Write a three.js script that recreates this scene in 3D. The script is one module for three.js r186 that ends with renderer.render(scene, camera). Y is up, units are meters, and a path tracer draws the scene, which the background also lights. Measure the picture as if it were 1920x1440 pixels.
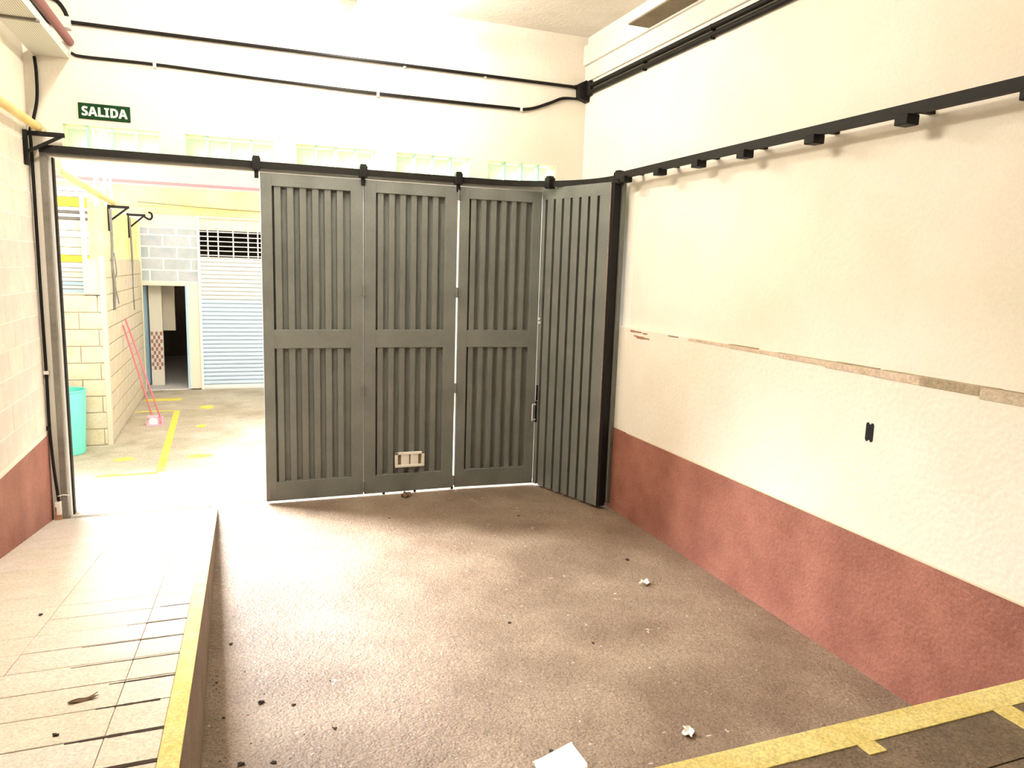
import * as THREE from 'three';
import { RoundedBoxGeometry } from 'three/addons/geometries/RoundedBoxGeometry.js';
import { mergeGeometries } from 'three/addons/utils/BufferGeometryUtils.js';

// ---------------------------------------------------------------- camera, sky, sun, exposure
const scene = new THREE.Scene();
const camera = new THREE.PerspectiveCamera(55.15, 4 / 3, 0.05, 200);
camera.position.set(1.5437, 2.2877, 7.2446);
camera.rotation.set(-0.1533, -0.3627, 0.0314, 'YXZ');
scene.add(camera);
scene.background = new THREE.Color().setRGB(0.95, 0.95, 0.98);        // even overcast sky
const sun = new THREE.DirectionalLight(new THREE.Color().setRGB(0.96, 0.97, 1.0), 46);   // veiled, very soft sun over the yard
sun.position.set(-3.7, 5.2, -5.8);
sun.target.position.set(1.3, 0, 1.5);
sun.castShadow = true; sun.shadow.radius = 86;
sun.shadow.mapSize.set(2048, 2048);
Object.assign(sun.shadow.camera, { left: -12, right: 12, top: 12, bottom: -12, near: 0.1, far: 40 });
scene.add(sun, sun.target);
const renderer = new THREE.WebGLRenderer({ antialias: true });
renderer.toneMapping = THREE.LinearToneMapping;
renderer.toneMappingExposure = 1.3;
renderer.shadowMap.enabled = true;
renderer.shadowMap.type = THREE.PCFSoftShadowMap;
const LAMP_CANDELA = 9, LAMP_COLOR = new THREE.Color().setRGB(1.0, 0.94, 0.83);

// ---------------------------------------------------------------- helpers
let seed = 20240611;
const rnd = () => { seed = (seed + 0x6d2b79f5) | 0; let t = Math.imul(seed ^ (seed >>> 15), 1 | seed); t = (t + Math.imul(t ^ (t >>> 7), 61 | t)) ^ t; return ((t ^ (t >>> 14)) >>> 0) / 4294967296; };
const rr = (a, b) => a + (b - a) * rnd();
const W = 4.97, CEIL = 4.67, LEDGE = 1.79, DADO = 0.81;

// tileable value noise
function noiseGrid(n) { const g = new Float32Array(n * n); for (let i = 0; i < g.length; i++) g[i] = rnd(); return g; }
const grids = {};
function vnoise(u, v, n, salt = 0) {
  const key = n + '_' + salt; const g = grids[key] ||= noiseGrid(n);
  const x = u * n, y = v * n, xi = Math.floor(x), yi = Math.floor(y); let fx = x - xi, fy = y - yi;
  fx = fx * fx * (3 - 2 * fx); fy = fy * fy * (3 - 2 * fy);
  const m = (k) => ((k % n) + n) % n, a = g[m(yi) * n + m(xi)], b = g[m(yi) * n + m(xi + 1)], c = g[m(yi + 1) * n + m(xi)], d = g[m(yi + 1) * n + m(xi + 1)];
  return (a + (b - a) * fx) * (1 - fy) + (c + (d - c) * fx) * fy;
}
const fbm = (u, v, n, oct, salt = 0) => { let s = 0, a = 0.5, t = 0; for (let i = 0; i < oct; i++) { s += a * vnoise(u, v, n << i, salt + i); t += a; a *= 0.55; } return s / t; };
function tex(size, fn, srgb = true) {
  const data = new Uint8Array(size * size * 4);
  for (let y = 0; y < size; y++) for (let x = 0; x < size; x++) {
    const c = fn((x + 0.5) / size, (y + 0.5) / size), i = (y * size + x) * 4;
    for (let k = 0; k < 3; k++) data[i + k] = Math.max(0, Math.min(255, Math.round(255 * (Array.isArray(c) ? c[k] : c))));
    data[i + 3] = 255;
  }
  const t = new THREE.DataTexture(data, size, size); t.wrapS = t.wrapT = THREE.RepeatWrapping; t.magFilter = THREE.LinearFilter; t.minFilter = THREE.LinearMipmapLinearFilter; t.generateMipmaps = true;
  if (srgb) t.colorSpace = THREE.SRGBColorSpace; t.needsUpdate = true; return t;
}
const mixc = (a, b, t) => a.map((v, i) => v + (b[i] - v) * t);
const lin2s = (c) => c.map((v) => (v <= 0.0031308 ? 12.92 * v : 1.055 * Math.pow(v, 1 / 2.4) - 0.055));
// a surface whose colour wanders between two linear colours, with fine grain
function mottled(size, a, b, n, grain, salt, speck) {
  return tex(size, (u, v) => {
    let c = mixc(a, b, Math.max(0, Math.min(1, fbm(u, v, n, 5, salt) * 1.8 - 0.4)));
    const g = 1 + grain * (vnoise(u, v, size / 2, salt + 31) + vnoise(u, v, size / 4, salt + 37) - 1);
    c = c.map((x) => x * g);
    if (speck) { const s = vnoise(u, v, 128, salt + 41) * vnoise(u, v, 64, salt + 43); if (s > 0.72) c = mixc(c, speck, Math.min(1, (s - 0.72) * 7)); }
    return lin2s(c);
  });
}
const grainBump = (size, n, salt) => tex(size, (u, v) => 0.55 * fbm(u, v, n, 3, salt) + 0.45 * vnoise(u, v, n * 4, salt + 9), false);

function std(color, roughness = 0.8, extra = {}) {
  const m = new THREE.MeshPhysicalMaterial({ roughness, metalness: 0, ...extra });
  m.color.setRGB(...color); return m;
}
const texd = (map, roughness, bumpMap, bumpScale, extra = {}) => new THREE.MeshPhysicalMaterial({ map, roughness, bumpMap: bumpMap || null, bumpScale: bumpScale || 0, ...extra });

// uv in metres: face by face along the dominant axis of the normal
function metric(geo, tile = 1) {
  if (geo.index) geo = geo.toNonIndexed();
  const p = geo.attributes.position, n = geo.attributes.normal, uv = new Float32Array(p.count * 2);
  for (let i = 0; i < p.count; i += 3) {
    let ax = 0, ay = 0, az = 0;
    for (let k = 0; k < 3; k++) { ax += Math.abs(n.getX(i + k)); ay += Math.abs(n.getY(i + k)); az += Math.abs(n.getZ(i + k)); }
    for (let k = 0; k < 3; k++) {
      const x = p.getX(i + k), y = p.getY(i + k), z = p.getZ(i + k), j = (i + k) * 2;
      if (ax >= ay && ax >= az) { uv[j] = z / tile; uv[j + 1] = y / tile; } else if (ay >= az) { uv[j] = x / tile; uv[j + 1] = z / tile; } else { uv[j] = x / tile; uv[j + 1] = y / tile; }
    }
  }
  geo.setAttribute('uv', new THREE.BufferAttribute(uv, 2)); return geo;
}
const boxg = (x0, x1, y0, y1, z0, z1, tile = 1) => { const g = new THREE.BoxGeometry(x1 - x0, y1 - y0, z1 - z0); g.translate((x0 + x1) / 2, (y0 + y1) / 2, (z0 + z1) / 2); return metric(g, tile); };
const rbox = (x0, x1, y0, y1, z0, z1, r = 0.004, tile = 1) => { const g = new RoundedBoxGeometry(x1 - x0, y1 - y0, z1 - z0, 1, Math.min(r, (x1 - x0) * 0.45, (y1 - y0) * 0.45, (z1 - z0) * 0.45)); g.translate((x0 + x1) / 2, (y0 + y1) / 2, (z0 + z1) / 2); return metric(g, tile); };
const V = (x, y, z) => new THREE.Vector3(x, y, z);
function bar(a, b, r, seg = 8) { const d = b.clone().sub(a), g = new THREE.CylinderGeometry(r, r, d.length(), seg); g.applyQuaternion(new THREE.Quaternion().setFromUnitVectors(V(0, 1, 0), d.clone().normalize())); g.translate(...a.clone().add(b).multiplyScalar(0.5).toArray()); return metric(g); }
function flat(a, b, w, t, up = V(0, 1, 0)) { // rectangular bar from a to b
  const d = b.clone().sub(a), g = new THREE.BoxGeometry(w, t, d.length()), m = new THREE.Matrix4().lookAt(b, a, up); g.applyMatrix4(m); g.translate(...a.clone().add(b).multiplyScalar(0.5).toArray()); return metric(g);
}
function tube(pts, r, seg = 40, rad = 8, tension = 0.5) { return metric(new THREE.TubeGeometry(new THREE.CatmullRomCurve3(pts, false, 'catmullrom', tension), seg, r, rad, false)); }
function poly(pts) { const p = new THREE.CurvePath(); for (let i = 0; i + 1 < pts.length; i++) p.add(new THREE.LineCurve3(pts[i], pts[i + 1])); return p; }
function extr(pts, depth) { const s = new THREE.Shape(pts.map(([x, y]) => new THREE.Vector2(x, y))); return new THREE.ExtrudeGeometry(s, { depth, bevelEnabled: false }); }

const taken = {};
function numbered(n) { if (!(n in taken)) { taken[n] = 0; return n; } taken[n]++; return n + '_' + String(taken[n]).padStart(3, '0'); }
function mesh(name, geos, mat, parent = scene) {
  let g = Array.isArray(geos) ? (geos.length > 1 ? mergeGeometries(geos.map((q) => (q.index ? q.toNonIndexed() : q))) : geos[0]) : geos;
  const m = new THREE.Mesh(g, mat); m.name = parent === scene ? numbered(name) : name; m.castShadow = m.receiveShadow = true; parent.add(m); return m;
}
function tag(o, label, category, group) { o.userData.label = label; if (category) o.userData.category = category; if (group) o.userData.group = group; return o; }
function thing(name, label, category, at = [0, 0, 0], group) { const o = new THREE.Group(); o.name = numbered(name); o.position.set(...at); scene.add(o); return tag(o, label, category, group); }
function struct(o, label, category) { o.userData.kind = 'structure'; return tag(o, label, category); }

// ---------------------------------------------------------------- materials
const bumpFine = grainBump(512, 64, 5), bumpCoarse = grainBump(512, 24, 60);
const M = {};
M.floor = texd(mottled(1024, [0.19, 0.13, 0.085], [0.29, 0.215, 0.15], 6, 0.55, 100, [0.55, 0.46, 0.38]), 0.62, bumpFine, 0.006);
M.ramp = [0, 1, 2].map((k) => texd(mottled(512, [0.64 + 0.02 * k, 0.575, 0.475], [0.73, 0.67, 0.57 + 0.02 * k], 5, 0.3, 140 + k * 50), 0.6, bumpFine, 0.003));
M.rampBody = texd(mottled(512, [0.66, 0.60, 0.52], [0.76, 0.70, 0.62], 5, 0.3, 320), 0.9, bumpFine, 0.003);
M.kerb = texd(mottled(512, [0.22, 0.165, 0.13], [0.32, 0.25, 0.20], 5, 0.4, 350), 0.85, bumpFine, 0.003);
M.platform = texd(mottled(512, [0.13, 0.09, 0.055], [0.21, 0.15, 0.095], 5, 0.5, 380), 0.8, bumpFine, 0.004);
M.yellow = texd(mottled(512, [0.70, 0.54, 0.15], [0.80, 0.66, 0.27], 8, 0.35, 410), 0.7, bumpFine, 0.002);
M.yardYellow = texd(mottled(512, [0.72, 0.62, 0.06], [0.80, 0.72, 0.16], 8, 0.4, 430), 0.8, bumpFine, 0.002);
M.white = texd(mottled(1024, [0.83, 0.77, 0.66], [0.88, 0.83, 0.74], 4, 0.05, 450), 0.85, bumpCoarse, 0.002);
M.cream = texd(mottled(1024, [0.80, 0.74, 0.62], [0.87, 0.82, 0.72], 3, 0.08, 480), 0.8, bumpCoarse, 0.003);
M.red = texd(mottled(1024, [0.27, 0.098, 0.066], [0.38, 0.155, 0.11], 6, 0.35, 510), 0.75, bumpCoarse, 0.004);
M.ceiling = texd(mottled(1024, [0.72, 0.67, 0.60], [0.86, 0.82, 0.75], 4, 0.06, 570), 0.9, bumpCoarse, 0.003);
M.block = [0, 1, 2].map((k) => texd(mottled(512, [0.69 - 0.03 * k, 0.63 - 0.03 * k, 0.52], [0.79, 0.74 - 0.02 * k, 0.63 - 0.02 * k], 4, 0.12, 600 + k * 40), 0.85, bumpCoarse, 0.004));
M.mortar = std([0.90, 0.86, 0.76], 0.9);
M.steel = texd(mottled(512, [0.140, 0.146, 0.130], [0.178, 0.185, 0.165], 5, 0.12, 730), 0.55, bumpCoarse, 0.0006);
M.steelDark = std([0.014, 0.012, 0.010], 0.6, { specularIntensity: 0.4 });
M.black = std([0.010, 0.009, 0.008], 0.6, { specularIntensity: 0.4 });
M.cable = std([0.010, 0.008, 0.007], 0.6, { specularIntensity: 0.4 });
M.jamb = texd(mottled(512, [0.13, 0.12, 0.10], [0.22, 0.20, 0.17], 6, 0.2, 790), 0.5, bumpCoarse, 0.0008);
M.zinc = std([0.62, 0.60, 0.56], 0.45);
M.glass = new THREE.MeshPhysicalMaterial({ color: new THREE.Color().setRGB(0.76, 0.83, 0.62), roughness: 0.3, transmission: 1, thickness: 0, ior: 1.5, bumpMap: tex(256, (u, v) => 0.5 + 0.25 * Math.sin(u * 2 * Math.PI * 8) + 0.25 * Math.sin(v * 2 * Math.PI * 8), false), bumpScale: 0.008 });
M.glassEdge = std([0.45, 0.80, 0.78], 0.3);
M.paper = std([0.84, 0.80, 0.72], 0.8, { side: THREE.DoubleSide });
M.dirt = std([0.045, 0.03, 0.02], 0.9);
M.grooveDirt = std([0.05, 0.03, 0.022], 0.95);
M.dryleaf = std([0.16, 0.10, 0.055], 0.85, { side: THREE.DoubleSide });
M.gas = texd(mottled(256, [0.70, 0.50, 0.17], [0.78, 0.59, 0.25], 6, 0.1, 820), 0.45, null, 0);
M.rust = texd(mottled(256, [0.34, 0.17, 0.08], [0.60, 0.38, 0.2], 6, 0.3, 840), 0.8, bumpFine, 0.002);
M.tray = texd(tex(256, (u, v) => { const s = Math.abs(((u * 16) % 1) - 0.5) < 0.16 && Math.abs(((v * 6) % 1) - 0.5) < 0.40 ? 0.62 : 0.86; return [s, s * 0.985, s * 0.93]; }), 0.5, null, 0);
M.redpipe = std([0.25, 0.075, 0.07], 0.5);
M.plastic = std([0.70, 0.68, 0.62], 0.5);
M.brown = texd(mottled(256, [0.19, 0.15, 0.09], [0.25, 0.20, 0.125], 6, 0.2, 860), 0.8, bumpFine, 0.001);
M.tubeGlow = new THREE.MeshPhysicalMaterial({ color: 0xffffff, roughness: 0.4, emissive: new THREE.Color().setRGB(1, 0.94, 0.82), emissiveIntensity: 1.1 });
M.enamel = std([0.80, 0.77, 0.70], 0.4);
// yard
M.yard = texd(mottled(1024, [0.40, 0.33, 0.215], [0.57, 0.50, 0.37], 7, 0.4, 880, [0.42, 0.32, 0.18]), 0.85, bumpFine, 0.006);
M.yardBlock = [0, 1, 2].map((k) => texd(mottled(256, [0.52 + 0.03 * k, 0.43 + 0.03 * k, 0.29], [0.64, 0.56, 0.42], 4, 0.2, 910 + 30 * k), 0.9, bumpFine, 0.004));
M.yardMortar = std([0.60, 0.52, 0.38], 0.9);
M.greyBlock = [0, 1, 2].map((k) => texd(mottled(256, [0.42, 0.46, 0.45 + 0.02 * k], [0.52 + 0.02 * k, 0.56, 0.55], 4, 0.12, 1010 + 30 * k), 0.85, bumpFine, 0.003));
M.paleMortar = std([0.84, 0.82, 0.74], 0.9);
M.facadeYellow = texd(mottled(512, [0.86, 0.66, 0.22], [0.92, 0.78, 0.40], 4, 0.08, 1110), 0.85, bumpCoarse, 0.002);
M.facadePale = texd(mottled(512, [0.86, 0.77, 0.40], [0.90, 0.82, 0.50], 4, 0.05, 1140), 0.85, bumpCoarse, 0.002);
M.strongYellow = std([0.88, 0.72, 0.05], 0.7);
M.stripeRed = std([0.78, 0.24, 0.26], 0.7);
M.facadeCream = std([0.82, 0.72, 0.56], 0.85);
M.shutter = std([0.58, 0.68, 0.76], 0.5);
M.shutterPale = std([0.74, 0.72, 0.68], 0.5);
M.blue = std([0.42, 0.60, 0.72], 0.5);
M.bin = std([0.16, 0.70, 0.52], 0.45);
M.binDark = std([0.05, 0.42, 0.32], 0.5);
M.broom = std([0.72, 0.14, 0.18], 0.45);
M.broomPink = std([0.85, 0.42, 0.50], 0.5);
M.bristle = std([0.86, 0.80, 0.76], 0.9);
M.mast = std([0.72, 0.80, 0.86], 0.4);
M.dark = std([0.03, 0.025, 0.022], 0.8);
M.tileRed = std([0.42, 0.17, 0.10], 0.6);
M.tileWhite = std([0.78, 0.70, 0.60], 0.6);

// ---------------------------------------------------------------- room shell
const ZBACK = 10.5, RAMP_S = 0.155, RAMP_Z0 = 0.05, PLAT_Z = 5.57, PLAT_Y = 0.8556, KX = 1.35, KY = 1.285;
struct(mesh('floor', boxg(KX - 0.06, W + 0.3, -0.2, 0, -0.02, ZBACK, 2), M.floor), 'brown rough concrete garage floor lit from the doorway', 'floor');

// back wall with the wide doorway and five slots for glass blocks
const GA = 0.2424, GP = 0.931, GW = 0.7335, GY0 = 3.187, GY1 = 3.3716;
{
  const s = new THREE.Shape([[-0.3, -0.2], [0.13, -0.2], [0.13, 3.11], [4.62, 3.11], [4.62, -0.2], [W + 0.3, -0.2], [W + 0.3, CEIL + 0.2], [-0.3, CEIL + 0.2]].map((p) => new THREE.Vector2(...p)));
  for (let i = 0; i < 5; i++) { const x = GA + GP * i; s.holes.push(new THREE.Path([[x, GY0], [x, GY1], [x + GW, GY1], [x + GW, GY0]].map((p) => new THREE.Vector2(...p)))); }
  const g = new THREE.ExtrudeGeometry(s, { depth: 0.22, bevelEnabled: false }); g.translate(0, 0, -0.22);
  struct(mesh('wall_back', metric(g, 2), M.white), 'white plastered wall above and beside the garage doorway', 'wall');
}
// left wall: block layer above a red painted dado
const wallL = new THREE.Group(); wallL.name = 'wall_left'; scene.add(wallL); struct(wallL, 'cream painted concrete block wall with pale red dado beside ramp', 'wall');
mesh('masonry', boxg(-0.3, -0.005, -0.2, CEIL + 0.2, 0, ZBACK, 1), M.mortar, wallL);
mesh('plaster', boxg(-0.014, 0, 3.35, CEIL + 0.1, 0, ZBACK, 2), M.white, wallL);
mesh('plaster', boxg(-0.014, 0, 0.752, 3.35, 5.6, ZBACK, 2), M.cream, wallL);
mesh('dado', boxg(-0.014, 0.004, -0.15, 0.752, 0, ZBACK, 1.5), M.red, wallL);
{
  const variants = [0, 1, 2, 3, 4, 5].map((k) => rbox(-0.02, rr(-0.0035, 0), 0.003, 0.197, 0.003, 0.397, 0.004, 0.8)), half = rbox(-0.02, -0.001, 0.003, 0.197, 0.003, 0.197, 0.004, 0.8);
  const quarter = rbox(-0.02, -0.001, 0.004, 0.146, 0.004, 0.396, 0.004, 0.8), quarterHalf = rbox(-0.02, -0.001, 0.004, 0.146, 0.004, 0.196, 0.004, 0.8);
  for (let r = 0; r < 13; r++) {
    const y = 0.7985 + 0.2 * r - 0.0; // courses at 2.5985 - 0.2 k
    const top = y + 0.2 > 3.35, odd = r % 2;
    let z = 0;
    while (z < 5.59) {
      const h = odd && z === 0; const b = mesh('block', top ? (h ? quarterHalf : quarter) : h ? half : variants[Math.floor(rnd() * 6)], M.block[Math.floor(rnd() * 3)], wallL);
      b.position.set(0, y, z); z += h ? 0.2 : 0.4;
    }
  }
  mesh('mortar_bed', boxg(-0.016, -0.001, 0.752, 0.7985, 0, 5.6), M.cream, wallL);
}
// right wall: lower thickness up to a ledge, red dado
struct(mesh('wall_right_upper', boxg(W + 0.045, W + 0.3, LEDGE, CEIL + 0.2, -0.1, ZBACK, 2), M.white), 'white upper right wall above the dusty ledge', 'wall');
const wallR = new THREE.Group(); wallR.name = 'wall_right'; scene.add(wallR); struct(wallR, 'long cream wall with dusty ledge and dark red dado', 'wall');
mesh('lower_wall', boxg(W + 0.002, W + 0.29, DADO - 0.05, LEDGE, -0.1, ZBACK, 2), M.cream, wallR);
mesh('dado', boxg(W - 0.004, W + 0.28, -0.15, DADO, -0.1, ZBACK, 1.5), M.red, wallR);
{ // crumbled plaster along the ledge: chips of brown dirt and broken render
  const chip = (z0, z1, y, h, m) => mesh('broken_render', rbox(W - 0.003, W + 0.03, y - h, y, z0, z1, 0.003), m, wallR);
  const dustM = texd(mottled(256, [0.30, 0.23, 0.14], [0.46, 0.38, 0.26], 6, 0.3, 1200), 0.95, bumpFine, 0.004);
  const brickM = std([0.40, 0.20, 0.12], 0.9);
  for (const [a, b, dy, h] of [[1.26, 1.34, -0.012, 0.018], [1.33, 1.46, -0.014, 0.013], [1.48, 1.56, -0.02, 0.009], [1.33, 1.40, -0.054, 0.012], [1.38, 1.50, -0.056, 0.022], [1.50, 1.60, -0.062, 0.011]]) chip(a, b, LEDGE + dy, h, brickM);
  const bare = [dustM, texd(mottled(256, [0.50, 0.40, 0.29], [0.62, 0.52, 0.39], 6, 0.3, 1230), 0.95, bumpFine, 0.004), texd(mottled(256, [0.60, 0.46, 0.34], [0.70, 0.58, 0.45], 6, 0.3, 1260), 0.95, bumpFine, 0.004)];
  for (let z = 1.75, k = 0; z < 7.5; k++) { const d = rr(0.25, 0.6), h = Math.min(0.055, 0.012 + 0.014 * (z - 1.7)) * rr(0.75, 1.1); if (z > 2.1 || k % 2) mesh('bare_render', rbox(W - 0.002 - rr(0, 0.002), W + 0.03, LEDGE - h, LEDGE + 0.001, z, z + d, 0.002), bare[z < 2.6 ? 2 : Math.floor(rnd() * 3)], wallR); z += d; }
  for (let z = 2.7; z < 7; z += rr(0.3, 0.6)) mesh('dust', rbox(W + 0.004 + rr(0, 0.012), W + 0.05, LEDGE - 0.004, LEDGE + rr(0.002, 0.006), z, z + rr(0.25, 0.5), 0.003), dustM, wallR);
  for (const [a, b] of [[1.9, 2.05], [2.3, 2.38]]) chip(a, b, LEDGE - 0.002, 0.01, dustM);
  mesh('patch_edge', [boxg(W - 0.0055, W, DADO - 0.004, DADO + 0.006, 1.3, 7)], std([0.74, 0.62, 0.45], 0.9), wallR);
}
// stepped bands under the ceiling on the right wall
struct(mesh('trim_1', rbox(W + 0.02, W + 0.06, 4.225, 4.385, 0, ZBACK, 0.008, 2), M.ceiling), 'flat plaster band above the black conduits on right wall', 'trim');
struct(mesh('trim_2', rbox(W - 0.005, W + 0.06, 4.385, 4.58, 0, ZBACK, 0.008, 2), M.ceiling), 'thicker plaster band just below ceiling on right wall', 'trim');
struct(mesh('ceiling', boxg(-0.3, W + 0.3, CEIL, CEIL + 0.25, -0.25, ZBACK, 2), M.ceiling), 'patchy off-white plaster ceiling', 'ceiling');
struct(mesh('wall_rear', boxg(-0.3, W + 0.3, -0.2, CEIL + 0.2, ZBACK, ZBACK + 0.2, 2), M.cream), 'cream wall behind the platform', 'wall');

// glass blocks
for (let i = 0; i < 5; i++) {
  const g = new THREE.Group(); g.name = 'window_' + (i + 1); scene.add(g);
  struct(g, ['row of four glass blocks under the exit sign', 'row of four glass blocks second from the left wall', 'middle row of glass blocks over the grey door', 'row of glass blocks second from right wall', 'row of glass blocks nearest the right wall'][i], 'window');
  const x = GA + GP * i, bw = GW / 4;
  for (let k = 0; k < 4; k++) {
    const b = new THREE.Group(); b.name = 'glass_block'; g.add(b);
    mesh('pane', rbox(x + bw * k + 0.007, x + bw * (k + 1) - 0.007, GY0 + 0.006, GY1 - 0.006, -0.085, -0.012, 0.008, 0.19), M.glass, b);
  }
  for (let k = 0; k <= 4; k++) mesh('joint', boxg(Math.max(x, x + bw * k - 0.008), Math.min(x + GW, x + bw * k + 0.008), GY0, GY1, -0.1, -0.016), k % 4 ? M.glassEdge : M.paleMortar, g);
}

// ---------------------------------------------------------------- ramp, kerb, platform
const rampAngle = Math.atan(RAMP_S), cosA = Math.cos(rampAngle), RL = (PLAT_Z - RAMP_Z0) / cosA;
const wedge = (x0, x1, drop) => { const g = extr([[RAMP_Z0, -0.1], [PLAT_Z, -0.1], [PLAT_Z, PLAT_Y - drop], [RAMP_Z0, -drop]], x1 - x0); g.rotateY(-Math.PI / 2); g.translate(x1, 0, 0); return metric(g, 1); };
const ramp = new THREE.Group(); ramp.name = 'ramp'; scene.add(ramp); struct(ramp, 'pale concrete pedestrian ramp with cross grooves rising toward the viewer', 'ramp');
mesh('ramp_body', wedge(-0.01, KY, 0.016), M.rampBody, ramp);
{
  const cols = [[0.004, 0.6345, 0.0022], [0.6355, 1.1042, 0.0035], [1.1058, KY - 0.001, 0.0045]], pitch = 0.2485, s0 = (3.225 - RAMP_Z0) / cosA - 13 * pitch;
  const edges = [0.002]; for (let s = s0; s < RL; s += pitch) if (s > 0.05) edges.push(s); edges.push(RL);
  for (const [x0, x1, gap] of cols) for (let r = 0; r + 1 < edges.length; r++) {
    const wide = edges[r] > 2.9 ? 1 : 0.6, a = edges[r] + gap * wide, b = edges[r + 1] - gap * wide;
    const p = mesh('slab', rbox(x0, x1, -0.02, rr(-0.0012, 0), a, b, 0.003, 1), M.ramp[Math.floor(rnd() * 3)], ramp);
    p.position.set(0, 0, RAMP_Z0); p.rotation.x = -rampAngle;
  }
}
// dark dirt packed in the grooves near the viewer
for (const [z, x0, x1, t] of [[3.222, 1.14, 1.28, 0.004], [3.485, 1.02, 1.283, 0.005], [3.733, 0.87, 1.283, 0.006], [3.985, 0.875, 1.283, 0.007], [4.232, 1.05, 1.284, 0.010], [4.46, 1.04, 1.25, 0.013], [4.708, 0.99, 1.284, 0.016], [4.935, 1.05, 1.284, 0.018]]) {
  const n = 7, g = []; for (let k = 0; k < n; k++) { const a = x0 + ((x1 - x0) * k) / n, b = x0 + ((x1 - x0) * (k + 1)) / n, h = 1.35 * t * (0.35 + 0.65 * Math.min(1, (k + 1) / 4)) * rr(0.8, 1.1); g.push(boxg(a, b + 0.001, -0.012, 0.0006, -h / 2, h / 2)); }
  const o = mesh('groove_dirt', g, M.grooveDirt, ramp); o.position.set(0, RAMP_S * (z - RAMP_Z0), z); o.rotation.x = -rampAngle;
}
struct(mesh('kerb', wedge(KY, KX, 0.004), M.kerb), 'sloping brown kerb face at the side of the ramp', 'kerb');
{
  const y = thing('yellow_line', 'yellow painted line along the top of the ramp kerb', 'painted line', [0, 0, RAMP_Z0]); y.rotation.x = -rampAngle;
  mesh('paint_strip', rbox(KY, KX + 0.002, -0.006, 0.001, 0.2, RL, 0.002, 1), M.yellow, y);
}
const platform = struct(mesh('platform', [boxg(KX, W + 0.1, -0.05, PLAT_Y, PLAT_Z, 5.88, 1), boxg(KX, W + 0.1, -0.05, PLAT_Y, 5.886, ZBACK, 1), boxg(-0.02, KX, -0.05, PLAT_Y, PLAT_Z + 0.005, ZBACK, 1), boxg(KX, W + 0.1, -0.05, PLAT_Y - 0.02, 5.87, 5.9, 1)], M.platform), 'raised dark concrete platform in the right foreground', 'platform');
tag(mesh('yellow_edge_line', [rbox(KX, W, PLAT_Y - 0.002, PLAT_Y + 0.003, PLAT_Z - 0.002, PLAT_Z + 0.105, 0.002), rbox(3.93, 4.02, PLAT_Y - 0.002, PLAT_Y + 0.003, PLAT_Z + 0.1, PLAT_Z + 0.25, 0.002), rbox(3.33, 3.40, PLAT_Y - 0.002, PLAT_Y + 0.003, PLAT_Z + 0.1, PLAT_Z + 0.155, 0.002)], M.yellow), 'yellow painted edge line with stubs on the dark platform', 'painted line');

// ---------------------------------------------------------------- doorway frame
const jambs = new THREE.Group(); jambs.name = 'door_1'; scene.add(jambs); struct(jambs, 'grey steel frame around the open doorway', 'door frame');
mesh('jamb', rbox(0.078, 0.128, 0, 3.16, -0.06, 0.05, 0.004), M.jamb, jambs);
mesh('jamb_lip', rbox(0.128, 0.142, 0, 3.11, -0.05, 0.0, 0.003), M.zinc, jambs);
mesh('jamb_stop', rbox(0.142, 0.155, 0, 3.10, -0.13, -0.06, 0.003), M.steelDark, jambs);
mesh('lintel', rbox(0.078, 4.62, 3.11, 3.165, -0.05, 0.04, 0.004), M.jamb, jambs);
mesh('lintel_lip', rbox(0.128, 4.6, 3.098, 3.11, -0.05, 0.01, 0.003), M.zinc, jambs);
mesh('threshold', rbox(0.1, 4.62, -0.03, 0.004, -0.04, 0.0, 0.002), M.rampBody, jambs);
mesh('jamb', rbox(4.60, 4.66, 0, 3.12, -0.1, 0.0, 0.004), M.jamb, jambs);

// ---------------------------------------------------------------- folding door leaves
const BOT = 0.03, P1 = 0.215, P2 = 1.50, P3 = 1.675, P4 = 2.972, TOP = 3.085;
function hinge(parent, x, y, m) { const h = mesh('hinge', [rbox(x - 0.035, x - 0.004, y - 0.045, y + 0.045, 0.024, 0.03, 0.002), rbox(x + 0.004, x + 0.035, y - 0.045, y + 0.045, 0.024, 0.03, 0.002), bar(V(x, y - 0.05, 0.033), V(x, y + 0.05, 0.033), 0.011)], m, parent); return h; }
function hanger(parent, x, z, stem = true) { const h = mesh('roller_hanger', [rbox(x - 0.036, x + 0.036, 3.10, 3.205, z - 0.04, z + 0.045, 0.008), rbox(x - 0.03, x + 0.03, 3.2, 3.222, z - 0.03, z + 0.035, 0.01), ...(stem ? [rbox(x - 0.018, x + 0.018, 3.03, 3.11, z - 0.01, z + 0.012, 0.004)] : [])], M.black, parent); return h; }
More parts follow.
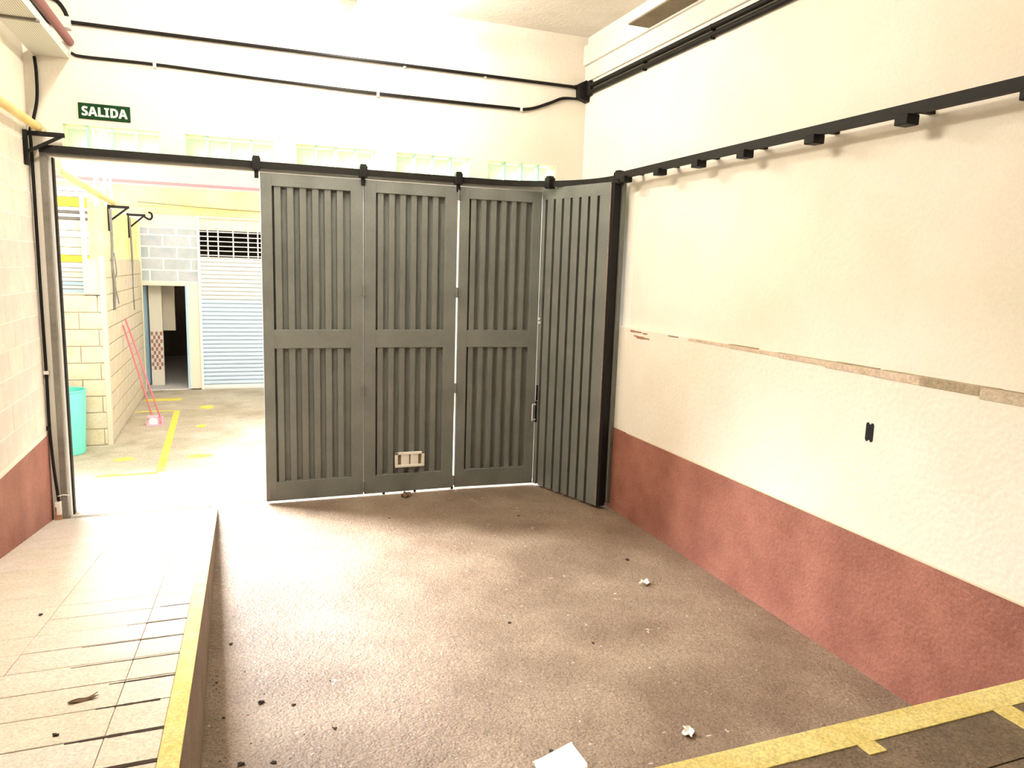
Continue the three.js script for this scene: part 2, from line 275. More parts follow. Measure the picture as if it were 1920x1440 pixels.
function leaf(label, at, turn, w, pl, pr, mat) {
  const L = thing('door_leaf', label, 'door leaf', at, 'folding leaves of the grey garage door'); L.rotation.y = turn;
  mesh('stile', rbox(0, pl, BOT, TOP, -0.037, 0.025, 0.004), mat, L); mesh('stile', rbox(pr, w, BOT, TOP, -0.037, 0.025, 0.004), mat, L);
  for (const [a, b] of [[BOT, P1], [P2, P3], [P4, TOP]]) mesh('rail', rbox(pl - 0.002, pr + 0.002, a, b, -0.037, 0.0247, 0.004), mat, L);
  for (const [a, b] of [[P1, P2], [P3, P4]]) {
    mesh('sheet', boxg(pl - 0.004, pr + 0.004, a - 0.004, b + 0.004, -0.036, -0.032), mat, L);
    const n = 6, p = (pr - pl) / (n + 0.3);
    for (let k = 0; k < n; k++) {
      const x = pl + p * (k + 0.42), r = p * 0.29;
      const g = extr([[x - r, -0.033], [x + r, -0.033], [x + r - 0.004, 0.012], [x - r + 0.006, 0.012]].map(([px, pz]) => [px, -pz]), b - a); g.rotateX(-Math.PI / 2); g.translate(0, a, 0);
      mesh('rib', metric(g), mat, L);
    }
  }
  return L;
}
const leaf1 = leaf('grey ribbed door leaf bordering the open doorway', [1.785, 0, 0.075], 0, 0.918, 0.098, 0.80, M.steel);
hanger(leaf1, -0.03, 0.025); hanger(leaf1, 0.915, 0.025);
hinge(leaf1, 0.921, 2.05, M.steel); hinge(leaf1, 0.921, 1.08, M.steel); hinge(leaf1, 0.921, 0.11, M.steel);
mesh('bottom_bolt', rbox(0.0, 0.045, 0.05, 0.14, 0.024, 0.034, 0.003), M.jamb, leaf1);
const leaf2 = leaf('grey ribbed door leaf with small white vent grille near its foot', [2.711, 0, 0.075], 0, 0.915, 0.112, 0.79, M.steel);
hanger(leaf2, 0.915, 0.025);
for (const x of [0.2, 0.52, 0.915]) mesh('floor_guide', rbox(x - 0.012, x + 0.012, 0.006, 0.05, -0.01, 0.01, 0.003), M.black, leaf2);
{ // vent
  const v = new THREE.Group(); v.name = 'vent_grille'; leaf2.add(v); v.userData.label = 'small white rectangular vent frame';
  const x0 = 0.308, x1 = 0.61, y0 = 0.283, y1 = 0.437, z = 0.02;
  mesh('vent_frame', [rbox(x0, x1, y0, y0 + 0.024, z - 0.01, z + 0.016, 0.003), rbox(x0, x1, y1 - 0.024, y1, z - 0.01, z + 0.016, 0.003), rbox(x0, x0 + 0.03, y0, y1, z - 0.01, z + 0.016, 0.003), rbox(x1 - 0.03, x1, y0, y1, z - 0.01, z + 0.016, 0.003)], M.paper, v);
  mesh('vent_shutter', [rbox(x0 + 0.063, x0 + 0.145, y0 + 0.02, y1 - 0.02, z - 0.005, z + 0.01, 0.003), rbox(x0 + 0.16, x1 - 0.063, y0 + 0.02, y1 - 0.02, z - 0.005, z + 0.01, 0.003)], M.paper, v);
  mesh('vent_shutter_gap', boxg(x0 + 0.03, x1 - 0.03, y0 + 0.02, y1 - 0.02, z - 0.012, z - 0.006), M.brown, v);
}
const leaf3 = leaf('grey ribbed door leaf partly hidden behind the angled end leaf', [3.648, 0, 0.075], -0.062, 0.858, 0.1, 0.76, M.steel);
hinge(leaf3, -0.012, 2.05, M.steel); hinge(leaf3, -0.012, 1.08, M.steel); hinge(leaf3, -0.012, 0.11, M.steel); hinge(leaf3, -0.012, 3.0, M.steel);
// end leaf, swung round into the corner on the curve of the rail
{
  const L = thing('door_leaf', 'beige-grey end leaf with seven dark slots, angled across the corner', 'door leaf', [4.506, 0, 0.151], 'folding leaves of the grey garage door');
  L.rotation.y = -1.2435;
  mesh('sheet', boxg(0.0, 0.93, 0.04, 3.11, -0.10, -0.09), M.steel, L);
  const G = [0.063, 0.184, 0.305, 0.426, 0.547, 0.668, 0.79]; let x = -0.004;
  for (const gx of [...G, 0.958]) { mesh('slat', rbox(x, gx - 0.016, 0.03, 3.004, -0.095, 0, 0.003), M.steel, L); x = gx + 0.016; }
  mesh('rail', rbox(-0.004, 0.942, 3.003, 3.118, -0.035, 0, 0.003), M.steel, L);
  mesh('edge_strip', rbox(0.940, 0.952, 0.03, 3.1, -0.03, 0.006, 0.003), M.kerb, L);
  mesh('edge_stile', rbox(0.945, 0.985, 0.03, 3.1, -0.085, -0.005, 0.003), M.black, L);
  mesh('end_tube', rbox(0.95, 1.0, 0.05, 3.12, -0.15, -0.10, 0.004), M.steel, L);
  mesh('lock', [bar(V(0.024, 1.80, -0.002), V(0.024, 1.80, 0.012), 0.013), rbox(0.006, 0.042, 1.745, 1.77, -0.002, 0.008, 0.003)], M.zinc, L);
  mesh('bolt_slot', rbox(0.01, 0.038, 0.94, 1.10, -0.002, 0.006, 0.003), M.black, L);
  mesh('handle', [bar(V(0.012, 0.72, 0.045), V(0.012, 0.9, 0.045), 0.009), bar(V(0.012, 0.73, -0.01), V(0.012, 0.73, 0.045), 0.008), bar(V(0.012, 0.89, -0.01), V(0.012, 0.89, 0.045), 0.008)], M.zinc, L);
  mesh('handle_plate', rbox(0.0, 0.035, 0.7, 0.93, -0.002, 0.005, 0.002), M.black, L);
  hanger(L, 0.17, 0.06, false); hanger(L, 0.985, -0.06, false);
}

// ---------------------------------------------------------------- overhead rail with wall brackets
{
  const R = thing('door_rail', 'dark steel overhead rail curving from the doorway onto the right wall', 'rail');
  const path = new THREE.CurvePath(), r = 0.95, cx = 3.9, cz = 1.05, y = 3.147;
  path.add(new THREE.LineCurve3(V(0.09, y, 0.1), V(cx, y, cz - r)));
  const pts = []; for (let k = 0; k <= 16; k++) { const a = (k / 16) * Math.PI / 2; pts.push(V(cx + r * Math.sin(a), y, cz - r * Math.cos(a))); }
  for (let k = 0; k < 16; k++) path.add(new THREE.LineCurve3(pts[k], pts[k + 1]));
  const seg = (a, b) => flat(a, b, 0.036, 0.058);
  mesh('straight_track', seg(V(0.09, y, 0.1), V(cx, y, 0.1)), M.steelDark, R);
  mesh('curved_track', pts.slice(0, -1).map((p, k) => seg(p, pts[k + 1].clone().add(pts[k + 1].clone().sub(p).multiplyScalar(0.06)))), M.steelDark, R);
  mesh('straight_track', seg(V(cx + r, y + 0.018, cz), V(cx + r, y + 0.045, 8.6)), M.steelDark, R);
  for (const z of [1.256, 1.823, 2.366, 2.908, 3.558, 4.217, 4.88, 5.54]) mesh('wall_bracket', [rbox(4.80, 4.885, 3.095, 3.15, z - 0.042, z + 0.042, 0.006), rbox(4.86, W + 0.05, 3.168, 3.186, z - 0.02, z + 0.02, 0.003)], M.black, R);
}

// ---------------------------------------------------------------- conduits and cables
{
  const c = thing('conduit', 'upper black conduit running straight across the white wall', 'conduit');
  mesh('conduit_tube', bar(V(0.36, 4.165, 0.03), V(4.93, 4.165, 0.03), 0.0155), M.cable, c);
  for (const x of [3.1, 3.9]) mesh('clip', rbox(x - 0.012, x + 0.012, 4.145, 4.175, 0, 0.04, 0.003), M.plastic, c);
}
{
  const c = thing('cable_bundle', 'lower sagging black cable pair across the white wall above exit sign', 'cable');
  const pts = [[0.345, 3.93], [0.43, 3.912], [0.96, 3.916], [1.862, 3.897], [2.837, 3.889], [4.1, 3.893], [4.373, 3.905], [4.6, 3.985], [4.74, 4.045], [4.9, 4.055]];
  mesh('cable', tube(pts.map(([x, y]) => V(x, y, 0.018)), 0.0125, 120), M.cable, c);
  mesh('cable', tube(pts.map(([x, y], i) => V(x, y - (i > 3 && i < 9 ? 0.012 : 0.003), 0.024)), 0.007, 120), M.cable, c);
  for (const [x, y] of [[0.96, 3.905], [2.85, 3.878], [4.29, 3.89]]) mesh('clip', rbox(x - 0.012, x + 0.014, y - 0.022, y + 0.02, 0, 0.034, 0.003), M.plastic, c);
}
for (const [y0, label] of [[4.165, 'upper of two black conduits along the right wall'], [4.105, 'lower of two black conduits along the right wall']]) {
  const c = thing('conduit', label, 'conduit');
  mesh('conduit_tube', bar(V(W + 0.02, y0, 0.14), V(W + 0.02, y0 - 0.02, 9), 0.0225), M.cable, c);
  for (const z of [1.2, 2.2, 3.2]) mesh('clip', rbox(W - 0.002, W + 0.044, y0 - 0.034, y0 + 0.012, z, z + 0.02, 0.003), M.black, c);
}
{
  const j = thing('corner_elbow', 'black conduit elbow box in the upper wall corner', 'elbow box');
  mesh('elbow_body', extr([[-0.05, 4.05], [0.055, 4.02], [0.055, 4.19], [0.02, 4.23], [-0.06, 4.19]].map(([x, y]) => [x, y]), 0.09).translate(W - 0.02, 0, 0.005), M.black, j);
  mesh('elbow_collar', [rbox(W - 0.005, W + 0.04, 4.07, 4.22, 0.09, 0.17, 0.015), bar(V(W - 0.1, 4.165, 0.03), V(W - 0.04, 4.165, 0.03), 0.022)], M.black, j);
}
{
  const c = thing('power_cable', 'black cable dropping down the corner beside the doorway frame', 'cable');
  mesh('cable', tube([V(0.085, 3.87, 0.03), V(0.09, 3.75, 0.02), V(0.085, 3.55, 0.025), V(0.05, 3.38, 0.03), V(0.02, 3.28, 0.03), V(0.022, 3.1, 0.025), V(0.02, 2.0, 0.025), V(0.022, 1.3, 0.025), V(0.02, 0.85, 0.03), V(0.035, 0.5, 0.05), V(0.06, 0.17, 0.06)], 0.0125, 120), M.cable, c);
  mesh('clip', rbox(0.002, 0.045, 1.285, 1.315, 0, 0.045, 0.003), M.plastic, c);
  mesh('clip', rbox(0.002, 0.03, 0.80, 0.835, 0.02, 0.06, 0.005), M.black, c);
}
{
  const b = thing('cable_box', 'small rusty white cable box at the foot of doorway jamb', 'box');
  mesh('box_body', rbox(0.03, 0.078, 0.03, 0.165, 0.03, 0.085, 0.006), M.paper, b);
  mesh('rust_patch', [rbox(0.028, 0.08, 0.0, 0.05, 0.028, 0.088, 0.004), rbox(0.03, 0.045, 0.05, 0.12, 0.0845, 0.0865, 0.001)], M.rust, b);
  mesh('tie', tube([V(0.06, 0.22, 0.09), V(0.1, 0.225, 0.075), V(0.135, 0.205, 0.03)], 0.004, 16, 6), M.paper, b);
}

// ---------------------------------------------------------------- top left: tray, red pipe, junction box
{
  const t = thing('cable_tray', 'white perforated cable tray high on the left wall', 'cable tray');
  mesh('tray_bottom', boxg(0.075, 0.325, 3.885, 3.893, 0.0, 7.5, 0.25), M.tray, t);
  mesh('tray_side', boxg(0.322, 0.328, 3.885, 3.945, 0.0, 7.5, 0.25), M.plastic, t); mesh('tray_side', boxg(0.072, 0.078, 3.885, 3.945, 0.0, 7.5, 0.25), M.plastic, t);
  for (const z of [1.05, 3.2]) mesh('tray_bracket', [rbox(0.006, 0.34, 3.868, 3.885, z, z + 0.035, 0.003), rbox(0.006, 0.02, 3.75, 3.95, z, z + 0.035, 0.003)], M.jamb, t);
}
tag(mesh('red_pipe', bar(V(0.335, 4.02, 0.0), V(0.335, 4.02, 7.5), 0.034, 14), M.redpipe), 'dull red pipe running above the white cable tray', 'pipe');
{
  const b = thing('junction_box', 'off-white square junction box in the upper left corner', 'junction box');
  mesh('box_body', rbox(0.25, 0.36, 4.105, 4.2, 0.0, 0.06, 0.006), M.plastic, b);
  mesh('box_cover', rbox(0.254, 0.356, 4.109, 4.196, 0.058, 0.072, 0.006), M.plastic, b);
}
tag(mesh('arched_conduit', tube([V(0.335, 4.195, 0.025), V(0.315, 4.25, 0.03), V(0.27, 4.31, 0.035), V(0.2, 4.335, 0.04), V(0.09, 4.34, 0.04), V(-0.0, 4.345, 0.04)], 0.016, 40), M.cable), 'black conduit arching out of the white junction box', 'conduit');
tag(mesh('conduit_elbow', tube([V(0.25, 4.13, 0.03), V(0.2, 4.15, 0.06), V(0.16, 4.175, 0.2), V(0.15, 4.18, 0.5)], 0.022, 24), M.black), 'short dark pipe elbow left of the white junction box', 'conduit');

// ---------------------------------------------------------------- exit sign
{
  const cv = document.createElement('canvas'); cv.width = 768; cv.height = 256; const c = cv.getContext('2d');
  c.fillStyle = '#083a14'; c.fillRect(0, 0, 768, 256);
  c.fillStyle = '#fbf6e6'; c.font = 'bold 212px sans-serif'; c.textAlign = 'center'; c.textBaseline = 'alphabetic';
  const w = c.measureText('SALIDA').width; c.save(); c.translate(384, 205); c.scale(690 / w, 1); c.fillText('SALIDA', 0, 0); c.lineWidth = 7; c.strokeStyle = '#fbf6e6'; c.strokeText('SALIDA', 0, 0); c.restore();
  const t = new THREE.CanvasTexture(cv); t.colorSpace = THREE.SRGBColorSpace;
  const s = thing('exit_sign', 'dark green SALIDA exit sign on the white wall', 'sign', [0.564, 3.487, 0]);
  mesh('sign_plate', rbox(-0.194, 0.194, -0.064, 0.064, 0, 0.012, 0.005), std([0.006, 0.024, 0.009], 0.6), s);
  const f = new THREE.PlaneGeometry(0.38, 0.12); f.translate(0, 0, 0.0127); mesh('sign_print', f, new THREE.MeshPhysicalMaterial({ map: t, roughness: 0.6, specularIntensity: 0.3 }), s);
}

// ---------------------------------------------------------------- gas pipe and its brackets
{
  const g = thing('gas_pipe', 'yellow gas pipe passing through the wall above the doorway into yard', 'pipe');
  mesh('pipe_run', bar(V(0.1, 3.305, -0.36), V(0.1, 3.305, 7.5), 0.033, 14), M.gas, g);
  mesh('pipe_drop', tube([V(0.1, 3.305, -0.35), V(0.1, 3.29, -0.42), V(0.1, 3.2, -0.47), V(0.1, 3.1, -0.47), V(0.1, 3.055, -0.52), V(0.1, 3.045, -0.6)], 0.036, 24, 12), M.rust, g);
  mesh('pipe_run', bar(V(0.1, 3.045, -0.58), V(0.1, 2.99, -3.75), 0.036, 14), M.gas, g);
  mesh('pipe_clamp', tube([V(0.062, 3.27, 0.17), V(0.062, 3.32, 0.17), V(0.1, 3.343, 0.17), V(0.138, 3.32, 0.17), V(0.138, 3.27, 0.17)], 0.004, 24, 6), M.zinc, g);
}
function bracket(label, x, y, z, arm, drop) {
  const b = thing('pipe_bracket', label, 'bracket', [x, y, z], 'triangular pipe brackets');
  mesh('upright', rbox(0, 0.03, -drop, 0.012, -0.022, 0.022, 0.003), M.black, b);
  mesh('arm', rbox(0, arm, -0.028, 0.006, -0.02, 0.02, 0.003), M.black, b);
  mesh('strut', flat(V(0.015, -drop * 0.62, 0), V(arm - 0.015, -0.015, 0), 0.03, 0.022), M.black, b);
  return b;
}
bracket('black triangular bracket under the yellow pipe on left wall', 0.0, 3.262, 0.17, 0.29, 0.26);
bracket('dark triangular pipe bracket outside on the nearer yard wall post', 0.055, 2.945, -3.58, 0.25, 0.32);
bracket('dark triangular pipe bracket outside nearest the grey block facade', 0.03, 2.96, -5.62, 0.26, 0.36);

// ---------------------------------------------------------------- lamps and board at the ceiling
function batten(x, z0, label, power) {
  const f = thing('batten_lamp', label, 'lamp', [x, 4.38, z0], 'ceiling batten lamps'); const L = 1.55;
  mesh('housing', rbox(-0.055, 0.055, 0.03, 0.09, 0, L, 0.006), M.enamel, f);
  mesh('end_cap', [rbox(-0.03, 0.03, -0.012, 0.04, 0.0, 0.03, 0.004), rbox(-0.03, 0.03, -0.012, 0.04, L - 0.03, L, 0.004)], M.enamel, f);
  mesh('lamp_tube', bar(V(0, 0.008, 0.03), V(0, 0.008, L - 0.03), 0.014, 10), M.tubeGlow, f);
  for (const z of [0.25, L - 0.25]) mesh('hanger_rod', bar(V(0, 0.08, z), V(0, CEIL - 4.38, z), 0.006, 6), M.enamel, f);
  for (const z of [0.3, 0.78, L - 0.3]) { const p = new THREE.PointLight(LAMP_COLOR, (LAMP_CANDELA * power) / 3, 0, 2); p.position.set(0, -0.04, z); p.castShadow = true; p.shadow.radius = 2; f.add(p); }
}
batten(2.62, 0.12, 'white batten lamp hanging near the back wall', 1);
batten(0.6, 2.6, 'added white batten lamp over the ramp, out of view', 1.75);  // unseen lamp, added to brighten the ramp and upper walls
{
  const b = thing('wall_box', 'brown-bottomed long box fixed under the ceiling on right wall', 'box');
  mesh('box_body', rbox(4.765, W - 0.004, 4.408, 4.47, 1.32, 4.6, 0.004), M.enamel, b);
  mesh('bottom_board', rbox(4.76, W - 0.006, 4.395, 4.41, 1.30, 4.62, 0.003, 1), M.brown, b);
}

// ---------------------------------------------------------------- wall socket opening
{
  const s = thing('socket_box', 'black empty socket hole in the cream right wall', 'socket box', [W + 0.002, 1.425, 4.075]);
  mesh('socket_back', [boxg(-0.002, 0.001, -0.047, 0.047, -0.028, 0.028), boxg(-0.002, 0.001, 0.047, 0.055, -0.024, -0.007), boxg(-0.002, 0.001, 0.047, 0.055, 0.007, 0.024), boxg(-0.002, 0.001, -0.055, -0.047, -0.024, -0.007), boxg(-0.002, 0.001, -0.055, -0.047, 0.007, 0.024)], M.black, s);
}

// ---------------------------------------------------------------- litter on the floor
function lump(name, label, category, at, r, m, flatness = 0.4, group) {
  const g = new THREE.IcosahedronGeometry(r, 2), p = g.attributes.position, s = rr(0, 50);
  for (let i = 0; i < p.count; i++) { const v = V(p.getX(i), p.getY(i), p.getZ(i)), k = 1 + 0.45 * (vnoise((v.x / r + 3 + s) * 0.13, (v.z / r + 3) * 0.13 + v.y / r * 0.11, 16, 77) - 0.5) * 2; p.setXYZ(i, v.x * k, Math.max(v.y * k * flatness, -r * flatness * 0.55), v.z * k * 0.8); }
  g.computeVertexNormals(); g.translate(0, r * flatness * 0.55, 0);
  const o = mesh(name, g, m); o.position.set(...at); o.rotation.y = rr(0, 6); return tag(o, label, category, group);
}
function scrap(name, label, category, at, w, d, m, curl = 0.3, group, turn = rr(0, 6)) {   // a crumpled sheet with thickness
  const g = new THREE.BoxGeometry(w, 0.003, d, 10, 1, 10), p = g.attributes.position, s = rr(0, 9); let lo = 9;
  for (let i = 0; i < p.count; i++) {
    const u = p.getX(i) / w, v = p.getZ(i) / d;
    const y = p.getY(i) + w * curl * (u * u * 1.3 + 0.5 * v * v + 0.35 * Math.sin(u * 7 + s) * Math.cos(v * 6 + s) + 0.5 * (fbm((u + 1 + s) * 0.11, (v + 1) * 0.11, 16, 2, 88) - 0.5));
    p.setXYZ(i, p.getX(i) + 0.1 * w * Math.sin(v * 9 + s), y, p.getZ(i) + 0.1 * d * Math.sin(u * 8 + s)); lo = Math.min(lo, y);
  }
  g.translate(0, -lo, 0); g.computeVertexNormals();
  const o = mesh(name, g, m); o.position.set(...at); o.rotation.y = turn; return tag(o, label, category, group);
}
scrap('dry_leaf', 'curled dry brown leaf lying below the vent grille leaf', 'leaf', [3.113, 0, 0.19], 0.13, 0.08, M.dryleaf, 0.4);
scrap('paper_scrap', 'small white paper scrap at mid floor near right wall', 'paper', [4.363, 0, 2.74], 0.085, 0.06, M.paper, 0.35);
scrap('paper_scrap', 'crumpled dirty paper scrap near the platform edge', 'paper', [3.639, 0, 4.39], 0.075, 0.05, M.paper, 0.22);
{ // large torn white wad, cut by the bottom of the picture
  const g = new RoundedBoxGeometry(0.225, 0.075, 0.2, 8, 0.03), p = g.attributes.position;
  for (let i = 0; i < p.count; i++) { const x = p.getX(i), y = p.getY(i), z = p.getZ(i), n = fbm(x * 1.1 + 0.5, z * 1.1 + 0.5, 8, 3, 95) - 0.5; p.setXYZ(i, x * (1 + 0.12 * Math.sin(z * 40)), y * (y > 0 ? 1 + 0.8 * n : 1) + (y > 0 ? 0.03 * Math.sin(x * 24 + 0.8) : 0), z * (1 + 0.15 * Math.sin(x * 33))); }
  g.computeVertexNormals(); g.translate(0, 0.037, 0);
  const o = mesh('paper_wad', g, M.paper); o.position.set(2.905, 0, 4.47); tag(o, 'big torn white paper wad on the brown floor, nearest the viewer', 'paper');
}
const clods = [[1.624, 3.469, 0.03, 'dark dirt clod, largest of those near the kerb'], [1.473, 2.781, 0.022, 'dark dirt crumb beside the kerb, farthest from viewer'], [1.781, 3.539, 0.018, 'dark dirt crumb right of the largest clod'], [1.961, 3.807, 0.017, 'dark dirt crumb alone in the bright foreground floor'], [3.181, 3.019, 0.022, 'dark crumb in the middle of the open floor'], [3.591, 3.423, 0.017, 'tiny dark crumb toward the right of the floor'], [2.828, 0.794, 0.018, 'dark crumb on the floor before the vented door leaf'], [4.465, 2.289, 0.03, 'flat brown leaf fragment near the right wall dado'], [1.52, 3.95, 0.028, 'dirt clod at the kerb foot in the foreground'], [1.66, 3.98, 0.02, 'dirt crumb in the foreground just right of the kerb clod'], [1.44, 3.55, 0.016, 'dirt crumb tight against the kerb foot'], [1.40, 3.2, 0.014, 'small dirt crumb touching the kerb, mid length'], [2.92, 4.3, 0.018, 'dark crumb just behind the white paper wad'], [4.0, 1.05, 0.02, 'brown crumb on the floor in front of the angled leaf']];
for (const [x, z, r, label] of clods) lump('dirt_clod', label, 'dirt', [x, 0, z], r * 0.62, M.dirt, 0.4, 'dirt crumbs on the garage floor');
for (let k = 0; k < 46; k++) { const a = rnd(), x = 1.38 + Math.pow(rnd(), 2) * 0.7, z = 3.1 + a * 1.1; lump('dirt_crumb', 'tiny dark dirt crumb scattered near the kerb foot', 'dirt', [x, 0, z], rr(0.002, 0.005), M.dirt, 0.5, 'tiny dirt crumbs by the kerb'); }
function onRamp(o, x, z) { o.position.set(x, RAMP_S * (z - RAMP_Z0), z); }
{ const o = scrap('dry_leaf', 'thin dark dry leaf lying on the ramp', 'leaf', [0, 0, 0], 0.085, 0.022, M.dryleaf, 0.12, undefined, 0.3); onRamp(o, 0.985, 4.36); }
{ const o = lump('dirt_clod', 'dark crumb on the ramp below the dry leaf', 'dirt', [0, 0, 0], 0.011, M.dirt, 0.5); onRamp(o, 0.95, 4.63); }
{ const o = lump('dirt_clod', 'dark crumb on the ramp near the left edge of view', 'dirt', [0, 0, 0], 0.011, M.dirt, 0.5); onRamp(o, 0.58, 3.12); }

// ================================================================ the yard
struct(mesh('yard_floor', boxg(-9, 12, -0.3, -0.012, -16, -0.02, 2), M.yard), 'pale worn concrete yard outside the doorway', 'ground');
const line = (label, x0, z0, x1, z1, w) => tag(mesh('yard_line', flat(V(x0, -0.0095, z0), V(x1, -0.0095, z1), w, 0.004), M.yardYellow), label, 'painted line', 'yellow yard markings');
line('long yellow yard line running away from the doorway', 0.735, -1.42, 0.675, -5.0, 0.085);
line('yellow yard line crossing left just outside the doorway', 0.12, -1.36, 0.72, -1.36, 0.07);
line('short yellow yard line before the far open door', 0.12, -6.0, 0.68, -6.0, 0.22);
line('thin yellow yard line nearer than the far short one', 0.05, -5.0, 0.62, -5.0, 0.06);
for (const [x, z, rx, rz, label] of [[1.115, -2.02, 0.14, 0.10, 'yellow paint blotch nearest the doorway at right'], [1.07, -3.75, 0.07, 0.12, 'small yellow paint blotch halfway across the yard'], [1.1, -5.2, 0.12, 0.15, 'faint yellow paint blotch farthest into the yard'], [0.30, -2.05, 0.11, 0.08, 'yellow paint blotch left beside the green bin']]) {
  const s = new THREE.Shape(), n = 18; for (let k = 0; k < n; k++) { const a = (k / n) * Math.PI * 2, r = 1 + rr(-0.25, 0.2); s[k ? 'lineTo' : 'moveTo'](rx * r * Math.cos(a), rz * r * Math.sin(a)); }
  const g = new THREE.ExtrudeGeometry(s, { depth: 0.004, bevelEnabled: false }); g.rotateX(-Math.PI / 2); g.translate(x, -0.0115, z);
  tag(mesh('paint_blotch', metric(g), M.yardYellow), label, 'paint blotch', 'yellow yard markings');
}
// courses of concrete blocks as parts
function courses(parent, axis, face, a0, a1, y0, y1, h, len, mats, shift = 0, depth = 0.02, gap = 0.005) {
  const cache = {}; let r = 0;
  for (let y = y0; y < y1 - 0.03; y += h, r++) {
    const hh = Math.min(h, y1 - y); let a = a0 - ((r % 2) * len) / 2 - shift * len;
    for (; a < a1; a += len) {
      const b0 = Math.max(a, a0), b1 = Math.min(a + len, a1); if (b1 - b0 < 0.03) continue;
      const key = (b1 - b0).toFixed(3) + '_' + hh.toFixed(3), g = cache[key] ||= (axis === 'x' ? rbox(gap, b1 - b0 - gap, gap, hh - gap, -0.01, depth, 0.004, 0.6) : rbox(-0.01, depth, gap, hh - gap, gap, b1 - b0 - gap, 0.004, 0.6));
      const m = mesh('block', g, mats[Math.floor(rnd() * mats.length)], parent); axis === 'x' ? m.position.set(b0, y, face) : m.position.set(face, y, b0);
    }
  }
}
{ // block wall on the left of the yard, turning the corner
  const w = thing('yard_wall', 'beige concrete block wall corner standing left in the yard', 'wall');
  mesh('wall_core', [boxg(-3.2, 0.06, -0.1, 1.86, -3.06, -2.86), boxg(-0.16, 0.06, -0.1, 2.27, -6.85, -3.05), boxg(-0.14, 0.06, 1.8, 2.24, -3.06, -2.86)], M.yardMortar, w);
  courses(w, 'x', -2.86, -3.2, 0.078, -0.01, 1.87, 0.205, 0.41, M.yardBlock, 0.2);
  courses(w, 'z', 0.06, -6.85, -2.86, -0.01, 2.27, 0.205, 0.41, M.yardBlock, 0.3, 0.015);
  mesh('corner_post', rbox(0.03, 0.09, -0.02, 2.3, -2.94, -2.835, 0.01), M.yardMortar, w);
  mesh('painted_top', boxg(-0.16, 0.045, 2.27, 2.93, -6.85, -3.6), M.facadeYellow, w);
  mesh('corner_pilaster', rbox(-0.14, 0.08, 0, 2.93, -6.85, -6.74, 0.008), M.facadePale, w);
}
{ // striped metal siding above the block wall
  const s = thing('striped_siding', 'yellow and white slatted siding above the yard block wall', 'siding');
  let y = 1.80; const rows = [[0.03, M.facadeCream], [0.05, M.blue], [0.045, M.shutterPale], [0.05, M.blue], [0.05, M.shutterPale], [0.07, M.facadeCream], [0.05, M.tileWhite], [0.07, M.shutterPale], [0.09, M.strongYellow], [0.1, M.facadePale], [0.12, M.facadePale], [0.09, M.shutterPale], [0.13, M.facadePale], [0.03, M.jamb], [0.05, M.shutterPale], [0.03, M.jamb], [0.05, M.shutterPale], [0.12, M.strongYellow], [0.07, M.shutterPale], [0.06, M.mast]];
  for (const [h, m] of rows) { mesh('slat', rbox(-3.2, -0.17, y + 0.003, y + h - 0.003, -3.6, -3.56 + rr(-0.012, 0.012), 0.004), m, s); y += h; }
  mesh('siding_post', rbox(-0.245, -0.195, 1.7, 3.08, -3.55, -3.5, 0.005), M.mast, s);
  mesh('siding_back', boxg(-3.2, -0.17, 1.75, y, -3.66, -3.6), M.facadeCream, s);
}
{ // lattice mast
  const m = thing('lattice_mast', 'pale blue-white metal lattice mast rising behind the yard wall', 'mast');
  const base = [[-0.36, -4.92], [-0.02, -4.92], [-0.19, -5.2]], top = [[-0.22, -5.0], [-0.12, -5.0], [-0.17, -5.08]], y0 = 0, y1 = 5.6, at = (k, t) => V(base[k][0] + (top[k][0] - base[k][0]) * t, y0 + (y1 - y0) * t, base[k][1] + (top[k][1] - base[k][1]) * t);
  for (let k = 0; k < 3; k++) mesh('mast_leg', bar(at(k, 0), at(k, 1), 0.018), M.mast, m);
  for (let i = 0; i < 16; i++) for (let k = 0; k < 3; k++) mesh('brace', bar(at(k, i / 16), at((k + 1) % 3, (i + 1) / 16), 0.008, 5), M.mast, m);
}
{ // hanging wires by the yard wall
  const c = thing('hanging_cable', 'dark cable drop hanging down the yard wall from bracket', 'cable');
  mesh('cable', tube([V(0.09, 2.9, -3.53), V(0.095, 2.5, -3.53), V(0.085, 2.2, -3.53), V(0.10, 1.95, -3.53), V(0.085, 1.62, -3.53)], 0.017, 40), M.jamb, c);
  mesh('cable', tube([V(0.11, 2.35, -3.54), V(0.13, 2.1, -3.53), V(0.105, 1.98, -3.53), V(0.14, 1.7, -3.53)], 0.008, 40), M.jamb, c);
  const d = thing('hanging_cable', 'thin dark cable drop farther along the yard wall near facade', 'cable');
  mesh('cable', tube([V(0.075, 2.9, -5.57), V(0.085, 2.3, -5.57), V(0.075, 1.9, -5.57), V(0.08, 1.5, -5.57)], 0.014, 40), M.jamb, d);
}
